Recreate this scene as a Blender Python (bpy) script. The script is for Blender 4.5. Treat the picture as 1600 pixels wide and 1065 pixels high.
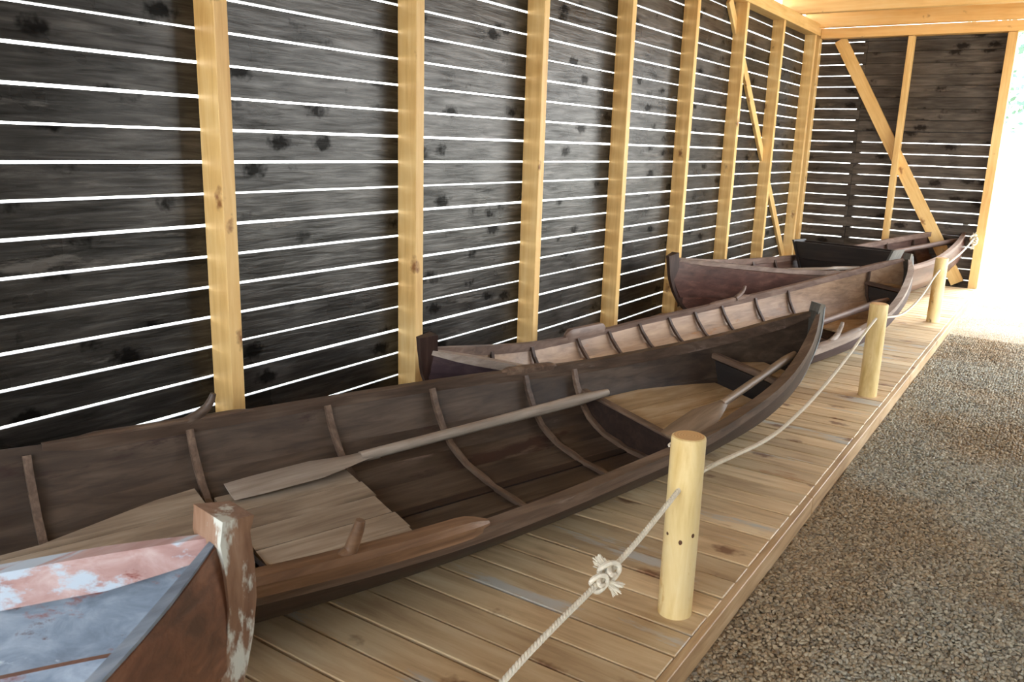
import bpy, bmesh, math, random
from mathutils import Vector, Matrix, noise
random.seed(7)
for o in list(bpy.data.objects): bpy.data.objects.remove(o)
SC = bpy.context.scene
COL = SC.collection

# ------------------------------------------------------------------ camera
F, PITCH, YAW, ROLL = 1293.67, 0.234641, 0.583001, 0.031840
cd = bpy.data.cameras.new('camera'); cam = bpy.data.objects.new('camera', cd); COL.objects.link(cam)
cd.sensor_fit = 'HORIZONTAL'; cd.sensor_width = 36; cd.lens = F*36/1600; cd.clip_start = .05; cd.clip_end = 400
fw = Vector((-math.sin(YAW)*math.cos(PITCH), math.cos(YAW)*math.cos(PITCH), -math.sin(PITCH)))
rt = Vector((math.cos(YAW), math.sin(YAW), 0)); up = rt.cross(fw)
rt2 = math.cos(ROLL)*rt + math.sin(ROLL)*up; up2 = -math.sin(ROLL)*rt + math.cos(ROLL)*up
cam.matrix_world = Matrix(((rt2.x, up2.x, -fw.x, 3.45383), (rt2.y, up2.y, -fw.y, 0), (rt2.z, up2.z, -fw.z, 1.70896), (0, 0, 0, 1)))
SC.camera = cam
cd.dof.use_dof = True; cd.dof.focus_distance = 5.0; cd.dof.aperture_fstop = 9.0

# ------------------------------------------------------------------ light
w = bpy.data.worlds.new('world'); SC.world = w; w.use_nodes = True
wn = w.node_tree.nodes; wl = w.node_tree.links
bg = wn['Background']
tc = wn.new('ShaderNodeTexCoord'); sx = wn.new('ShaderNodeSeparateXYZ'); wl.new(tc.outputs['Generated'], sx.inputs[0])
cr = wn.new('ShaderNodeValToRGB'); wl.new(sx.outputs['Z'], cr.inputs[0])
cr.color_ramp.elements[0].position = 0.0; cr.color_ramp.elements[0].color = (1.0, .98, .93, 1)
cr.color_ramp.elements[1].position = 0.6; cr.color_ramp.elements[1].color = (.66, .82, 1.0, 1)
wl.new(cr.outputs[0], bg.inputs[0]); bg.inputs[1].default_value = 4.0
sd = bpy.data.lights.new('sun', 'SUN'); so = bpy.data.objects.new('sun', sd); COL.objects.link(so)
sd.energy = 5.0; sd.angle = math.radians(20); sd.color = (1, .95, .86)
so.rotation_euler = Vector((0.42, 1.0, 1.12)).to_track_quat('Z', 'Y').to_euler()
SC.view_settings.view_transform = 'Standard'; SC.view_settings.look = 'None'
SC.view_settings.exposure = 1.12; SC.view_settings.gamma = 1; SC.view_settings.use_curve_mapping = False

# ------------------------------------------------------------------ materials
def S(r, g, b):
    f = lambda c: (c/255/12.92) if c/255 <= .04045 else ((c/255+.055)/1.055)**2.4
    return (f(r), f(g), f(b), 1)
def wood(name, cols, axis='y', stretch=12, scale=9, rough=.55, knots=None, knot_scale=4, var=.25, bump=.25, spec=.4, patch=None, thin=None, ks=.5):
    """procedural timber: stretched grain + broad tone noise + optional knots and worn paint patches"""
    m = bpy.data.materials.new(name); m.use_nodes = True
    N = m.node_tree.nodes; L = m.node_tree.links; b = N['Principled BSDF']
    t = N.new('ShaderNodeTexCoord'); oi = N.new('ShaderNodeObjectInfo')
    mul = N.new('ShaderNodeMath'); mul.operation = 'MULTIPLY'; mul.inputs[1].default_value = 37.0; L.new(oi.outputs['Random'], mul.inputs[0])
    ad = N.new('ShaderNodeVectorMath'); ad.operation = 'ADD'; L.new(t.outputs['Object'], ad.inputs[0]); L.new(mul.outputs[0], ad.inputs[1])
    mp = N.new('ShaderNodeMapping'); sc = [1, 1, 1]; sc['xyz'.index(axis)] = 1/stretch
    mp.inputs['Scale'].default_value = sc; L.new(ad.outputs[0], mp.inputs[0])
    n1 = N.new('ShaderNodeTexNoise'); n1.inputs['Scale'].default_value = scale*3.2; n1.inputs['Detail'].default_value = 7
    n1.inputs['Roughness'].default_value = .62; n1.inputs['Distortion'].default_value = .5; L.new(mp.outputs[0], n1.inputs['Vector'])
    n2 = N.new('ShaderNodeTexNoise'); n2.inputs['Scale'].default_value = 2.2; n2.inputs['Detail'].default_value = 3; L.new(ad.outputs[0], n2.inputs['Vector'])
    mx = N.new('ShaderNodeMix'); mx.data_type = 'FLOAT'; mx.inputs[0].default_value = .38
    L.new(n1.outputs[0], mx.inputs[2]); L.new(n2.outputs[0], mx.inputs[3])
    rp = N.new('ShaderNodeValToRGB'); L.new(mx.outputs[0], rp.inputs[0]); e = rp.color_ramp.elements
    n = len(cols)
    for i, c in enumerate(cols):
        p = .34 + .32*i/(n-1)
        if i == 0: e[0].position = p; e[0].color = c
        elif i == n-1: e[-1].position = p; e[-1].color = c
        else: q = e.new(p); q.color = c
    out = rp.outputs[0]
    hs = N.new('ShaderNodeHueSaturation'); L.new(out, hs.inputs['Color'])
    mr = N.new('ShaderNodeMapRange'); mr.inputs['To Min'].default_value = 1-var; mr.inputs['To Max'].default_value = 1+var
    L.new(oi.outputs['Random'], mr.inputs[0]); L.new(mr.outputs[0], hs.inputs['Value']); out = hs.outputs[0]
    if patch:
        for (col, th, ps, st) in patch:
            m3 = N.new('ShaderNodeMapping'); s3 = [1, 1, 1]; s3['xyz'.index(axis)] = 1/st; m3.inputs['Scale'].default_value = s3
            m3.inputs['Location'].default_value = (ps*.37, th*9, ps); L.new(ad.outputs[0], m3.inputs[0])
            n3 = N.new('ShaderNodeTexNoise'); n3.inputs['Scale'].default_value = ps; n3.inputs['Detail'].default_value = 8; n3.inputs['Roughness'].default_value = .68
            L.new(m3.outputs[0], n3.inputs['Vector'])
            r3 = N.new('ShaderNodeMapRange'); r3.inputs['From Min'].default_value = th; r3.inputs['From Max'].default_value = th+.05
            L.new(n3.outputs[0], r3.inputs[0])
            m4 = N.new('ShaderNodeMix'); m4.data_type = 'RGBA'; L.new(r3.outputs[0], m4.inputs[0]); L.new(out, m4.inputs[6]); m4.inputs[7].default_value = col
            out = m4.outputs[2]
    if knots:
        m5 = N.new('ShaderNodeMapping'); s5 = [1, 1, 1]; s5['xyz'.index(axis)] = ks
        if thin: s5['xyz'.index(thin)] = .02
        m5.inputs['Scale'].default_value = s5; L.new(ad.outputs[0], m5.inputs[0])
        dn = N.new('ShaderNodeTexNoise'); dn.inputs['Scale'].default_value = 25; L.new(t.outputs['Object'], dn.inputs['Vector'])
        a2 = N.new('ShaderNodeMix'); a2.data_type = 'RGBA'; a2.blend_type = 'LINEAR_LIGHT'; a2.inputs[0].default_value = .03
        L.new(m5.outputs[0], a2.inputs[6]); L.new(dn.outputs['Color'], a2.inputs[7])
        vo = N.new('ShaderNodeTexVoronoi'); vo.inputs['Scale'].default_value = knot_scale; L.new(a2.outputs[2], vo.inputs['Vector'])
        r5 = N.new('ShaderNodeMapRange'); r5.inputs['From Min'].default_value = .14 if thin in ('x', 'y') else (.07 if thin else .05); r5.inputs['From Max'].default_value = .27 if thin in ('x', 'y') else (.19 if thin else .15)
        r5.inputs['To Min'].default_value = .85; r5.inputs['To Max'].default_value = 0; L.new(vo.outputs['Distance'], r5.inputs[0])
        m6 = N.new('ShaderNodeMix'); m6.data_type = 'RGBA'; L.new(r5.outputs[0], m6.inputs[0]); L.new(out, m6.inputs[6]); m6.inputs[7].default_value = knots
        out = m6.outputs[2]
    L.new(out, b.inputs['Base Color'])
    rr = N.new('ShaderNodeMapRange'); rr.inputs['To Min'].default_value = max(.05, rough-.12); rr.inputs['To Max'].default_value = rough+.12
    L.new(n2.outputs[0], rr.inputs[0]); L.new(rr.outputs[0], b.inputs['Roughness'])
    b.inputs['Specular IOR Level'].default_value = spec
    if name.startswith('stained'):
        # sheen broken up by the grain and lost on the knots
        q1 = N.new('ShaderNodeMapRange'); q1.inputs['From Min'].default_value = .35; q1.inputs['From Max'].default_value = .65
        q1.inputs['To Min'].default_value = spec*.25; q1.inputs['To Max'].default_value = spec*1.5; L.new(mx.outputs[0], q1.inputs[0])
        q2 = N.new('ShaderNodeMath'); q2.operation = 'SUBTRACT'; q2.inputs[0].default_value = 1; L.new(r5.outputs[0], q2.inputs[1])
        q3 = N.new('ShaderNodeMath'); q3.operation = 'MULTIPLY'; L.new(q1.outputs[0], q3.inputs[0]); L.new(q2.outputs[0], q3.inputs[1])
        L.new(q3.outputs[0], b.inputs['Specular IOR Level'])
    bp = N.new('ShaderNodeBump'); bp.inputs['Strength'].default_value = bump; bp.inputs['Distance'].default_value = .004
    L.new(n1.outputs[0], bp.inputs['Height']); L.new(bp.outputs[0], b.inputs['Normal'])
    return m
def plain(name, col, rough=.6, spec=.4, metallic=0, var=.2, scale=8):
    m = bpy.data.materials.new(name); m.use_nodes = True
    N = m.node_tree.nodes; L = m.node_tree.links; b = N['Principled BSDF']
    t = N.new('ShaderNodeTexCoord'); n = N.new('ShaderNodeTexNoise'); n.inputs['Scale'].default_value = scale; n.inputs['Detail'].default_value = 5
    L.new(t.outputs['Object'], n.inputs['Vector'])
    r = N.new('ShaderNodeValToRGB'); L.new(n.outputs[0], r.inputs[0])
    r.color_ramp.elements[0].position = .3; r.color_ramp.elements[1].position = .7
    r.color_ramp.elements[0].color = tuple(c*(1-var) for c in col[:3])+(1,); r.color_ramp.elements[1].color = tuple(min(1, c*(1+var)) for c in col[:3])+(1,)
    L.new(r.outputs[0], b.inputs['Base Color']); b.inputs['Roughness'].default_value = rough; b.inputs['Specular IOR Level'].default_value = spec
    b.inputs['Metallic'].default_value = metallic
    return m
PINE_C = [S(205, 160, 95), S(226, 186, 120), S(236, 203, 142)]
KNOT = S(120, 66, 28)
M_PINE_Z = wood('pine_upright', PINE_C, 'z', 14, 7, .5, KNOT, 4.5, .06, .12)
M_PINE_Y = wood('pine_along', PINE_C, 'y', 14, 7, .5, KNOT, 4.5, .06, .12)
M_PINE_X = wood('pine_across', [S(222, 172, 104), S(236, 190, 122), S(242, 204, 142)], 'x', 14, 7, .5, KNOT, 4.5, .06, .12)
M_BOARD = wood('stained_board', [S(26, 24, 22), S(40, 37, 34), S(62, 58, 54)], 'y', 12, 11, .30, S(8, 7, 6), 5.5, .28, .6, spec=.40, thin='x',
               patch=[(S(86, 82, 78), .62, 7, 8)])
M_BOARDX = wood('stained_board_across', [S(50, 44, 38), S(66, 58, 50), S(88, 78, 68)], 'x', 10, 8, .5, S(24, 20, 18), 5, .2, .5, spec=.4, thin='y',
                patch=[(S(104, 92, 80), .62, 6, 8)])
M_DECK = wood('deck_plank', [S(172, 142, 106), S(206, 177, 136), S(222, 200, 162)], 'x', 9, 6, .5, S(112, 70, 42), 4.5, .16, .3, spec=.45, thin='z',
              patch=[(S(190, 184, 172), .57, 3.5, 5), (S(172, 130, 88), .62, 4.5, 5)])
M_BOLL = wood('peeled_log', [S(200, 168, 104), S(226, 200, 142), S(236, 214, 164)], 'z', 6, 6, .5, S(92, 58, 34), 7.5, .05, .12,
              patch=[(S(206, 164, 96), .6, 8, 4)])
M_A_OUT = wood('tarred_brown', [S(34, 24, 20), S(48, 35, 29), S(66, 49, 41)], 'y', 12, 7, .5, None, 4, .1, .4, spec=.4)
M_A_IN = wood('old_brown_plank', [S(44, 34, 28), S(68, 55, 45), S(94, 79, 66)], 'y', 10, 6, .45, None, 4, .12, .4, spec=.4,
              patch=[(S(112, 94, 84), .63, 5, 7), (S(54, 36, 30), .6, 3.5, 4)])
M_A_LOCK = wood('light_brown_lock', [S(86, 62, 44), S(118, 88, 64), S(146, 114, 88)], 'y', 14, 8, .5, None, 4, .05, .35)
M_A_RAIL = wood('brown_rail', [S(56, 43, 35), S(86, 69, 57), S(114, 96, 82)], 'y', 14, 8, .48, None, 4, .12, .4, spec=.45,
                patch=[(S(126, 108, 98), .64, 8, 9)])
M_RIB = wood('worn_rib', [S(66, 50, 40), S(100, 80, 66), S(132, 110, 92)], 'x', 6, 8, .55, None, 4, .15, .35)
M_PANEL = wood('grey_tan_board', [S(112, 95, 78), S(152, 134, 114), S(182, 165, 144)], 'y', 10, 6, .55, None, 4, .1, .35,
               patch=[(S(86, 64, 48), .62, 7, 9)])
M_PANEL2 = wood('sandy_board', [S(128, 106, 76), S(168, 142, 106), S(196, 176, 148)], 'y', 8, 5, .55, None, 4, .08, .35)
M_OAR = wood('weathered_oar', [S(118, 104, 92), S(152, 138, 124), S(180, 166, 152)], 'y', 14, 8, .5, None, 4, .01, .3)
M_OAR2 = wood('tan_oar', [S(92, 74, 58), S(124, 104, 84), S(150, 128, 106)], 'y', 14, 8, .5, None, 4, .01, .3)
M_B_IN = wood('tan_plank', [S(118, 92, 70), S(154, 124, 98), S(182, 152, 122)], 'y', 10, 6, .5, None, 4, .06, .35,
              patch=[(S(150, 104, 64), .6, 3, 3)])
M_B_OUT = wood('purple_brown', [S(46, 34, 38), S(62, 48, 52), S(84, 68, 68)], 'y', 10, 6, .5, None, 4, .1, .4)
M_B_RAIL = wood('brown_grey_rail', [S(86, 66, 56), S(114, 92, 80), S(140, 118, 104)], 'y', 14, 8, .5, None, 4, .1, .35)
M_C_OUT = wood('red_brown_hull', [S(54, 34, 29), S(80, 52, 45), S(112, 80, 68)], 'y', 12, 7, .34, None, 4, .12, .35, spec=.5,
               patch=[(S(132, 84, 70), .62, 5, 8)])
M_C_IN = wood('brown_inner', [S(70, 46, 38), S(98, 70, 58), S(124, 96, 82)], 'y', 10, 6, .5, None, 4, .12, .35)
M_DARK = wood('black_brown_plank', [S(22, 18, 17), S(34, 28, 26), S(50, 42, 38)], 'x', 10, 7, .45, None, 4, .1, .35)
M_STEM = wood('grey_green_stem', [S(62, 60, 54), S(88, 86, 80), S(120, 120, 116)], 'z', 8, 8, .42, None, 4, .1, .35, spec=.5)
M_ASTEM = wood('grey_brown_stem', [S(52, 48, 42), S(72, 68, 62), S(100, 98, 94)], 'z', 8, 8, .35, None, 4, .1, .35, spec=.6)
M_DSTEM = wood('dark_stem', [S(40, 26, 22), S(56, 38, 32), S(78, 58, 50)], 'z', 8, 8, .45, None, 4, .1, .35)
M_D_IN = wood('worn_blue_paint', [S(84, 92, 104), S(116, 126, 138), S(150, 158, 168)], 'y', 6, 6, .5, None, 4, .1, .5,
              patch=[(S(124, 66, 52), .54, 4, 6), (S(84, 58, 52), .6, 9, 9), (S(176, 182, 188), .62, 7, 10)])
M_D_RAIL = wood('worn_pink_paint', [S(130, 96, 92), S(158, 126, 120), S(180, 160, 156)], 'y', 6, 6, .5, None, 4, .1, .5,
                patch=[(S(170, 180, 190), .52, 8, 9), (S(120, 56, 46), .6, 7, 8)])
M_D_OUT = wood('rust_brown_plank', [S(70, 42, 28), S(104, 66, 46), S(140, 98, 74)], 'y', 6, 6, .45, None, 4, .1, .5,
               patch=[(S(176, 138, 108), .66, 9, 4)])
M_D_STEM = wood('peeling_stem', [S(96, 66, 48), S(130, 98, 76), S(152, 124, 104)], 'z', 6, 8, .5, None, 4, .05, .6,
                patch=[(S(186, 186, 176), .515, 9, 3.0)])
M_ROPE = plain('white_rope', S(226, 216, 196), .85, .1, 0, .1, 90)
M_B_RAIL2 = wood('pale_grey_rail', [S(120, 104, 94), S(152, 136, 124), S(180, 166, 154)], 'y', 14, 8, .5, None, 4, .1, .35)
M_BAND = plain('pale_strip', S(150, 156, 160), .35, .6, .2, .15, 20)  # pale colour painted in for light reflected along the stem edge
M_KNOT = plain('knot_brown', S(92, 60, 38), .6, .3, 0, .3, 60)
M_IRON = plain('rusty_iron', S(52, 44, 42), .6, .4, .3, .3, 30)
M_ROOF = wood('roof_board', [S(150, 112, 70), S(176, 138, 92), S(196, 160, 112)], 'x', 12, 6, .6, None, 4, .08, .2)
M_BARK = plain('bark', S(84, 92, 96), .8, .2, 0, .3, 14)
M_LEAF = plain('leaves', S(96, 124, 100), .6, .3, 0, .25, 1.5)
M_EARTH = plain('sandy_ground', S(196, 188, 172), .9, .1, 0, .15, 2)

def gravel_mat(name, inst):
    m = bpy.data.materials.new(name); m.use_nodes = True
    N = m.node_tree.nodes; L = m.node_tree.links; b = N['Principled BSDF']
    rp = N.new('ShaderNodeValToRGB'); e = rp.color_ramp.elements
    cols = [S(112, 100, 86), S(150, 140, 124), S(176, 166, 148), S(158, 140, 116), S(196, 186, 168), S(132, 126, 118)]
    e[0].position = 0; e[0].color = cols[0]; e[-1].position = 1; e[-1].color = cols[-1]
    for i in range(1, 5): q = e.new(i/5); q.color = cols[i]
    if inst:
        oi = N.new('ShaderNodeObjectInfo'); L.new(oi.outputs['Random'], rp.inputs[0])
    else:
        t = N.new('ShaderNodeTexCoord'); v = N.new('ShaderNodeTexVoronoi'); v.inputs['Scale'].default_value = 62; L.new(t.outputs['Object'], v.inputs['Vector'])
        sp = N.new('ShaderNodeSeparateColor'); L.new(v.outputs['Color'], sp.inputs[0]); L.new(sp.outputs[0], rp.inputs[0])
        bp = N.new('ShaderNodeBump'); bp.invert = True; bp.inputs['Strength'].default_value = 1; bp.inputs['Distance'].default_value = .012
        L.new(v.outputs['Distance'], bp.inputs['Height']); L.new(bp.outputs[0], b.inputs['Normal'])
    # broad warm/cool drift over the yard
    g = N.new('ShaderNodeNewGeometry'); nn = N.new('ShaderNodeTexNoise'); nn.inputs['Scale'].default_value = .9; nn.inputs['Detail'].default_value = 3; L.new(g.outputs['Position'], nn.inputs['Vector'])
    r2 = N.new('ShaderNodeValToRGB'); L.new(nn.outputs[0], r2.inputs[0])
    r2.color_ramp.elements[0].position = .40; r2.color_ramp.elements[0].color = (.88, .77, .62, 1)
    r2.color_ramp.elements[1].position = .56; r2.color_ramp.elements[1].color = (.98, 1.02, 1.0, 1)
    mm = N.new('ShaderNodeMix'); mm.data_type = 'RGBA'; mm.blend_type = 'MULTIPLY'; mm.inputs[0].default_value = 1
    L.new(rp.outputs[0], mm.inputs[6]); L.new(r2.outputs[0], mm.inputs[7]); L.new(mm.outputs[2], b.inputs['Base Color'])
    b.inputs['Roughness'].default_value = .7; b.inputs['Specular IOR Level'].default_value = .3
    return m
M_GRAVEL = gravel_mat('gravel_bed', False); M_PEB = gravel_mat('pebble', True)

# ------------------------------------------------------------------ mesh helpers
class MB:
    def __init__(s): s.v = []; s.f = []
    def box(s, x0, x1, y0, y1, z0, z1, c=0.0):
        """axis box, optional chamfer c on the long edges"""
        b = bmesh.new(); bmesh.ops.create_cube(b, size=1)
        for v in b.verts: v.co = Vector(((x0+x1)/2+v.co.x*(x1-x0), (y0+y1)/2+v.co.y*(y1-y0), (z0+z1)/2+v.co.z*(z1-z0)))
        if c > 0: bmesh.ops.bevel(b, geom=list(b.edges), offset=c, segments=1, affect='EDGES')
        s.add_bm(b); return s
    def add_bm(s, b):
        k = len(s.v); b.verts.index_update()
        s.v += [tuple(v.co) for v in b.verts]; s.f += [tuple(k+v.index for v in f.verts) for f in b.faces]; b.free()
    def prism(s, pts, z0, z1):
        k = len(s.v); n = len(pts)
        s.v += [(p[0], p[1], z0) for p in pts]+[(p[0], p[1], z1) for p in pts]
        s.f += [tuple(k+i for i in reversed(range(n))), tuple(k+n+i for i in range(n))]
        s.f += [(k+i, k+(i+1) % n, k+n+(i+1) % n, k+n+i) for i in range(n)]; return s
    def sweep(s, path, prof, upv=(0, 0, 1), closed=True, fr=None):
        """sweep a closed profile (list of (side, up)) or a function t->profile along path"""
        k = len(s.v); P = [Vector(p) for p in path]; n = len(P); U = Vector(upv); m = None
        for i, p in enumerate(P):
            t = (P[min(i+1, n-1)]-P[max(i-1, 0)]).normalized()
            sd = t.cross(U)
            if sd.length < 1e-6: sd = Vector((1, 0, 0))
            sd.normalize(); u2 = sd.cross(t)
            pr = prof(i/(n-1)) if callable(prof) else prof
            m = len(pr)
            s.v += [tuple(p+sd*a+u2*b) for a, b in pr]
        for i in range(n-1):
            for j in range(m):
                a = k+i*m+j; b = k+i*m+(j+1) % m; s.f.append((a, b, b+m, a+m))
        s.f.append(tuple(k+j for j in reversed(range(m)))); s.f.append(tuple(k+(n-1)*m+j for j in range(m)))
        return s
    def grid_solid(s, outer, inner):
        """two matching grids [i][j] of points -> closed shell"""
        k = len(s.v); a = len(outer); b = len(outer[0])
        for G in (outer, inner):
            for r in G: s.v += [tuple(p) for p in r]
        o = a*b
        for i in range(a-1):
            for j in range(b-1):
                q = k+i*b+j; s.f.append((q, q+1, q+b+1, q+b)); s.f.append((q+o, q+o+b, q+o+b+1, q+o+1))
        for i in range(a-1):
            for j in (0, b-1):
                q = k+i*b+j; s.f.append((q, q+b, q+b+o, q+o))
        for j in range(b-1):
            for i in (0, a-1):
                q = k+i*b+j; s.f.append((q, q+o, q+o+1, q+1))
        return s
    def mesh(s, name, mat, smooth=False):
        me = bpy.data.meshes.new(name); me.from_pydata(s.v, [], s.f)
        b = bmesh.new(); b.from_mesh(me); bmesh.ops.recalc_face_normals(b, faces=list(b.faces)); b.to_mesh(me); b.free()
        me.materials.append(mat)
        if smooth:
            for p in me.polygons: p.use_smooth = True
            try: me.set_sharp_from_angle(angle=math.radians(40))
            except Exception: pass
        return me
def link(name, me, parent=None, loc=(0, 0, 0), rot=(0, 0, 0), scale=(1, 1, 1)):
    o = bpy.data.objects.new(name, me); COL.objects.link(o)
    o.parent = parent; o.location = loc; o.rotation_euler = rot; o.scale = scale; return o
def tag(o, label=None, cat=None, group=None, kind=None):
    for k, v in (('label', label), ('category', cat), ('group', group), ('kind', kind)):
        if v: o[k] = v
    return o
def empty(name, loc=(0, 0, 0), rot=(0, 0, 0)):
    o = bpy.data.objects.new(name, None); COL.objects.link(o); o.location = loc; o.rotation_euler = rot; o.empty_display_size = .2; return o
def circ(r, n=10, sq=1.0): return [(r*math.cos(2*math.pi*i/n), r*sq*math.sin(2*math.pi*i/n)) for i in range(n)]

# ------------------------------------------------------------------ setting: ground, deck
PITCHB = .15; ZE = 1.575; L_END = 12.8; DX = 2.56
fl = MB(); fl.box(DX-.2, 9, -6, 16, -.32, -.105)
tag(link('floor', fl.mesh('floor', M_GRAVEL)), kind='structure')
gd = MB(); gd.box(-60, 60, -40, 90, -.6, -.325)
tag(link('ground', gd.mesh('ground', M_EARTH)), kind='structure')
g2 = MB(); g2.box(-30, 40, 16, 80, -.32, -.12)
tag(link('ground', g2.mesh('ground_beyond', M_EARTH)), kind='structure')

def cloud(name, pts, mat, rad, parent=None):
    me = bpy.data.meshes.new(name); me.from_pydata(pts, [], []); me.materials.append(mat)
    o = bpy.data.objects.new(name, me); COL.objects.link(o)
    ng = bpy.data.node_groups.new(name+'_nodes', 'GeometryNodeTree')
    ng.interface.new_socket('Geometry', in_out='INPUT', socket_type='NodeSocketGeometry')
    ng.interface.new_socket('Geometry', in_out='OUTPUT', socket_type='NodeSocketGeometry')
    N = ng.nodes; L = ng.links
    gi = N.new('NodeGroupInput'); go = N.new('NodeGroupOutput')
    ico = N.new('GeometryNodeMeshIcoSphere'); ico.inputs['Radius'].default_value = rad; ico.inputs['Subdivisions'].default_value = 2
    ns = N.new('GeometryNodeSetPosition'); L.new(ico.outputs[0], ns.inputs[0])
    nt = N.new('ShaderNodeTexNoise'); nt.inputs['Scale'].default_value = .55/rad; ps = N.new('GeometryNodeInputPosition')
    sb = N.new('ShaderNodeVectorMath'); sb.operation = 'SUBTRACT'; sb.inputs[1].default_value = (.5, .5, .5); L.new(nt.outputs['Color'], sb.inputs[0])
    sc = N.new('ShaderNodeVectorMath'); sc.operation = 'SCALE'; sc.inputs['Scale'].default_value = rad*1.3; L.new(sb.outputs[0], sc.inputs[0])
    L.new(ps.outputs[0], nt.inputs['Vector']); L.new(sc.outputs[0], ns.inputs['Offset'])
    sm = N.new('GeometryNodeSetShadeSmooth'); L.new(ns.outputs[0], sm.inputs[0])
    mt = N.new('GeometryNodeSetMaterial'); mt.inputs['Material'].default_value = mat; L.new(sm.outputs[0], mt.inputs[0])
    ip = N.new('GeometryNodeInstanceOnPoints'); L.new(gi.outputs[0], ip.inputs['Points']); L.new(mt.outputs[0], ip.inputs['Instance'])
    r1 = N.new('FunctionNodeRandomValue'); r1.data_type = 'FLOAT_VECTOR'; r1.inputs[0].default_value = (0, 0, 0); r1.inputs[1].default_value = (.7, .7, 6.28)
    L.new(r1.outputs[0], ip.inputs['Rotation'])
    r2 = N.new('FunctionNodeRandomValue'); r2.data_type = 'FLOAT_VECTOR'; r2.inputs[0].default_value = (.6, .5, .4); r2.inputs[1].default_value = (1.35, 1.15, .85); r2.inputs['Seed'].default_value = 5
    L.new(r2.outputs[0], ip.inputs['Scale'])
    L.new(ip.outputs[0], go.inputs[0])
    md = o.modifiers.new('pebbles', 'NODES'); md.node_group = ng
    o.parent = parent; return o
rp_ = random.Random(3); near = []; far = []
y = .9
while y < 9.6:
    st = .0135 if y < 5 else .018
    x = DX+.048
    xm = min(6.0, 3.3+y*.33)
    while x < xm:
        near.append((x+rp_.uniform(-.006, .006), y+rp_.uniform(-.006, .006), -.101+rp_.uniform(-.004, .005)+.008*noise.noise(Vector((x*2, y*2, 0)))))
        x += st
    y += st
pb = cloud('gravel', near, M_PEB, .0092)
tag(pb, 'grey and brown round gravel spread beside the plank deck', 'gravel', kind='stuff')

deck = empty('plank_deck', (0, 0, 0))
tag(deck, 'low pale pine plank deck running under all the boats', 'deck')
dm = [MB().box(0, DX-.006, -.0725, .0725, -.032, 0, .0035).mesh('deck_plank_%d' % i, M_DECK) for i in range(1)]
y = 2.278-26*.155
PL = 0
while y < 12.5:
    link('plank', dm[0], deck, (.003+random.uniform(-.002, .002), y+.0775, random.uniform(-.0015, .0015)), (0, 0, random.uniform(-.0008, .0008))); y += .1555; PL += 1
jm = MB().box(-.02, .02, -1.45, 1.45, -.1, -.033).mesh('joist', M_PINE_Y)
for xx in (.15, .9, 1.7, 2.4):
    for yy in (-.3, 2.7, 5.7, 8.7, 11.3): link('joist', jm, deck, (xx, yy, 0))
em = MB().box(DX, DX+.034, -1.496, 1.496, -.104, -.004, .003).mesh('edge_board', M_DECK)
M_EDGE = wood('edge_board', [S(150, 118, 84), S(186, 154, 114), S(206, 180, 144)], 'y', 12, 7, .5, KNOT, 4, .1, .2)
em.materials[0] = M_EDGE
for i in range(5): link('edge_board', em, deck, (-.004, -.35+3*i, 0))

# ------------------------------------------------------------------ left wall
wl_ = empty('wall_left'); tag(wl_, kind='structure')
BT = .022
GAP = .0125
random.seed(11)
lens = [(-3.0, 1.13), (1.13, 3.93), (3.93, 6.72), (6.72, 9.56), (9.56, 12.82)]
# board joints sit behind studs and are staggered
studs = [-1.65, -.27, 1.12, 2.516, 3.906, 5.30, 6.70, 8.11, 9.53, 10.93, 12.42]
ROWS = range(-11, 13)
cache = {}
def bmesh_len(L, h, mat, ax='y'):
    key = (round(L, 3), round(h, 4), mat.name, ax)
    if key not in cache:
        m = MB()
        if ax == 'y': m.box(-BT, 0, 0, L, 0, h, .002)
        else: m.box(0, L, 0, BT, 0, h, .002)
        cache[key] = m.mesh('wall_board', mat)
    return cache[key]
for r in ROWS:
    z = ZE+r*PITCHB+GAP/2
    cuts = [-3.0, 2.54, 6.72, 9.55, 12.82] if r % 2 else [-3.0, 1.14, 5.32, 8.13, 12.82]
    for a, b in zip(cuts[:-1], cuts[1:]):
        link('board', bmesh_len(b-a-.003, PITCHB-GAP, M_BOARD), wl_, (random.uniform(-.001, .001), a, z+random.uniform(-.0015, .0015)),
             (random.uniform(-.0004, .0004), 0, 0))
SW, SDp = .075, .145
sm = MB().box(0, SDp, 0, SW, 0, 3.3, .003).mesh('stud', M_PINE_Z)
for yy in studs: link('stud', sm, wl_, (.001, yy, 0))
cp = MB().box(0, .15, 0, .13, 0, 3.3, .003).mesh('corner_stud', M_PINE_Z)
link('stud', cp, wl_, (.001, 12.655, 0))
pm = MB().box(0, .16, -3.0, 3.0, 3.3, 3.45, .003).mesh('wall_plate', M_PINE_Y)
for yy in (0, 6.0): link('plate', pm, wl_, (.001, yy-.0, 0))
link('plate', MB().box(0, .16, 9.0, 12.82, 3.3, 3.45, .003).mesh('wall_plate_end', M_PINE_Y), wl_, (.001, 0, 0))
def brace(p0, p1, wdt, th, mat, parent, nrm):
    a = Vector(p0); b = Vector(p1); d = (b-a); L = d.length; d.normalize(); n = Vector(nrm); s = n.cross(d).normalized()
    me = MB().box(-wdt/2, wdt/2, 0, th, 0, L, .003).mesh('brace', mat)
    o = link('brace', me, parent); R = Matrix((s, n, d)).transposed()
    if R.determinant() < 0: R = Matrix((-s, n, d)).transposed()
    o.matrix_world = Matrix.Translation(a) @ R.to_4x4(); return o
brace((.0015, 9.28, 3.3), (.0015, 12.5, .1), .12, .04, M_PINE_Z, wl_, (1, 0, 0))

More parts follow.
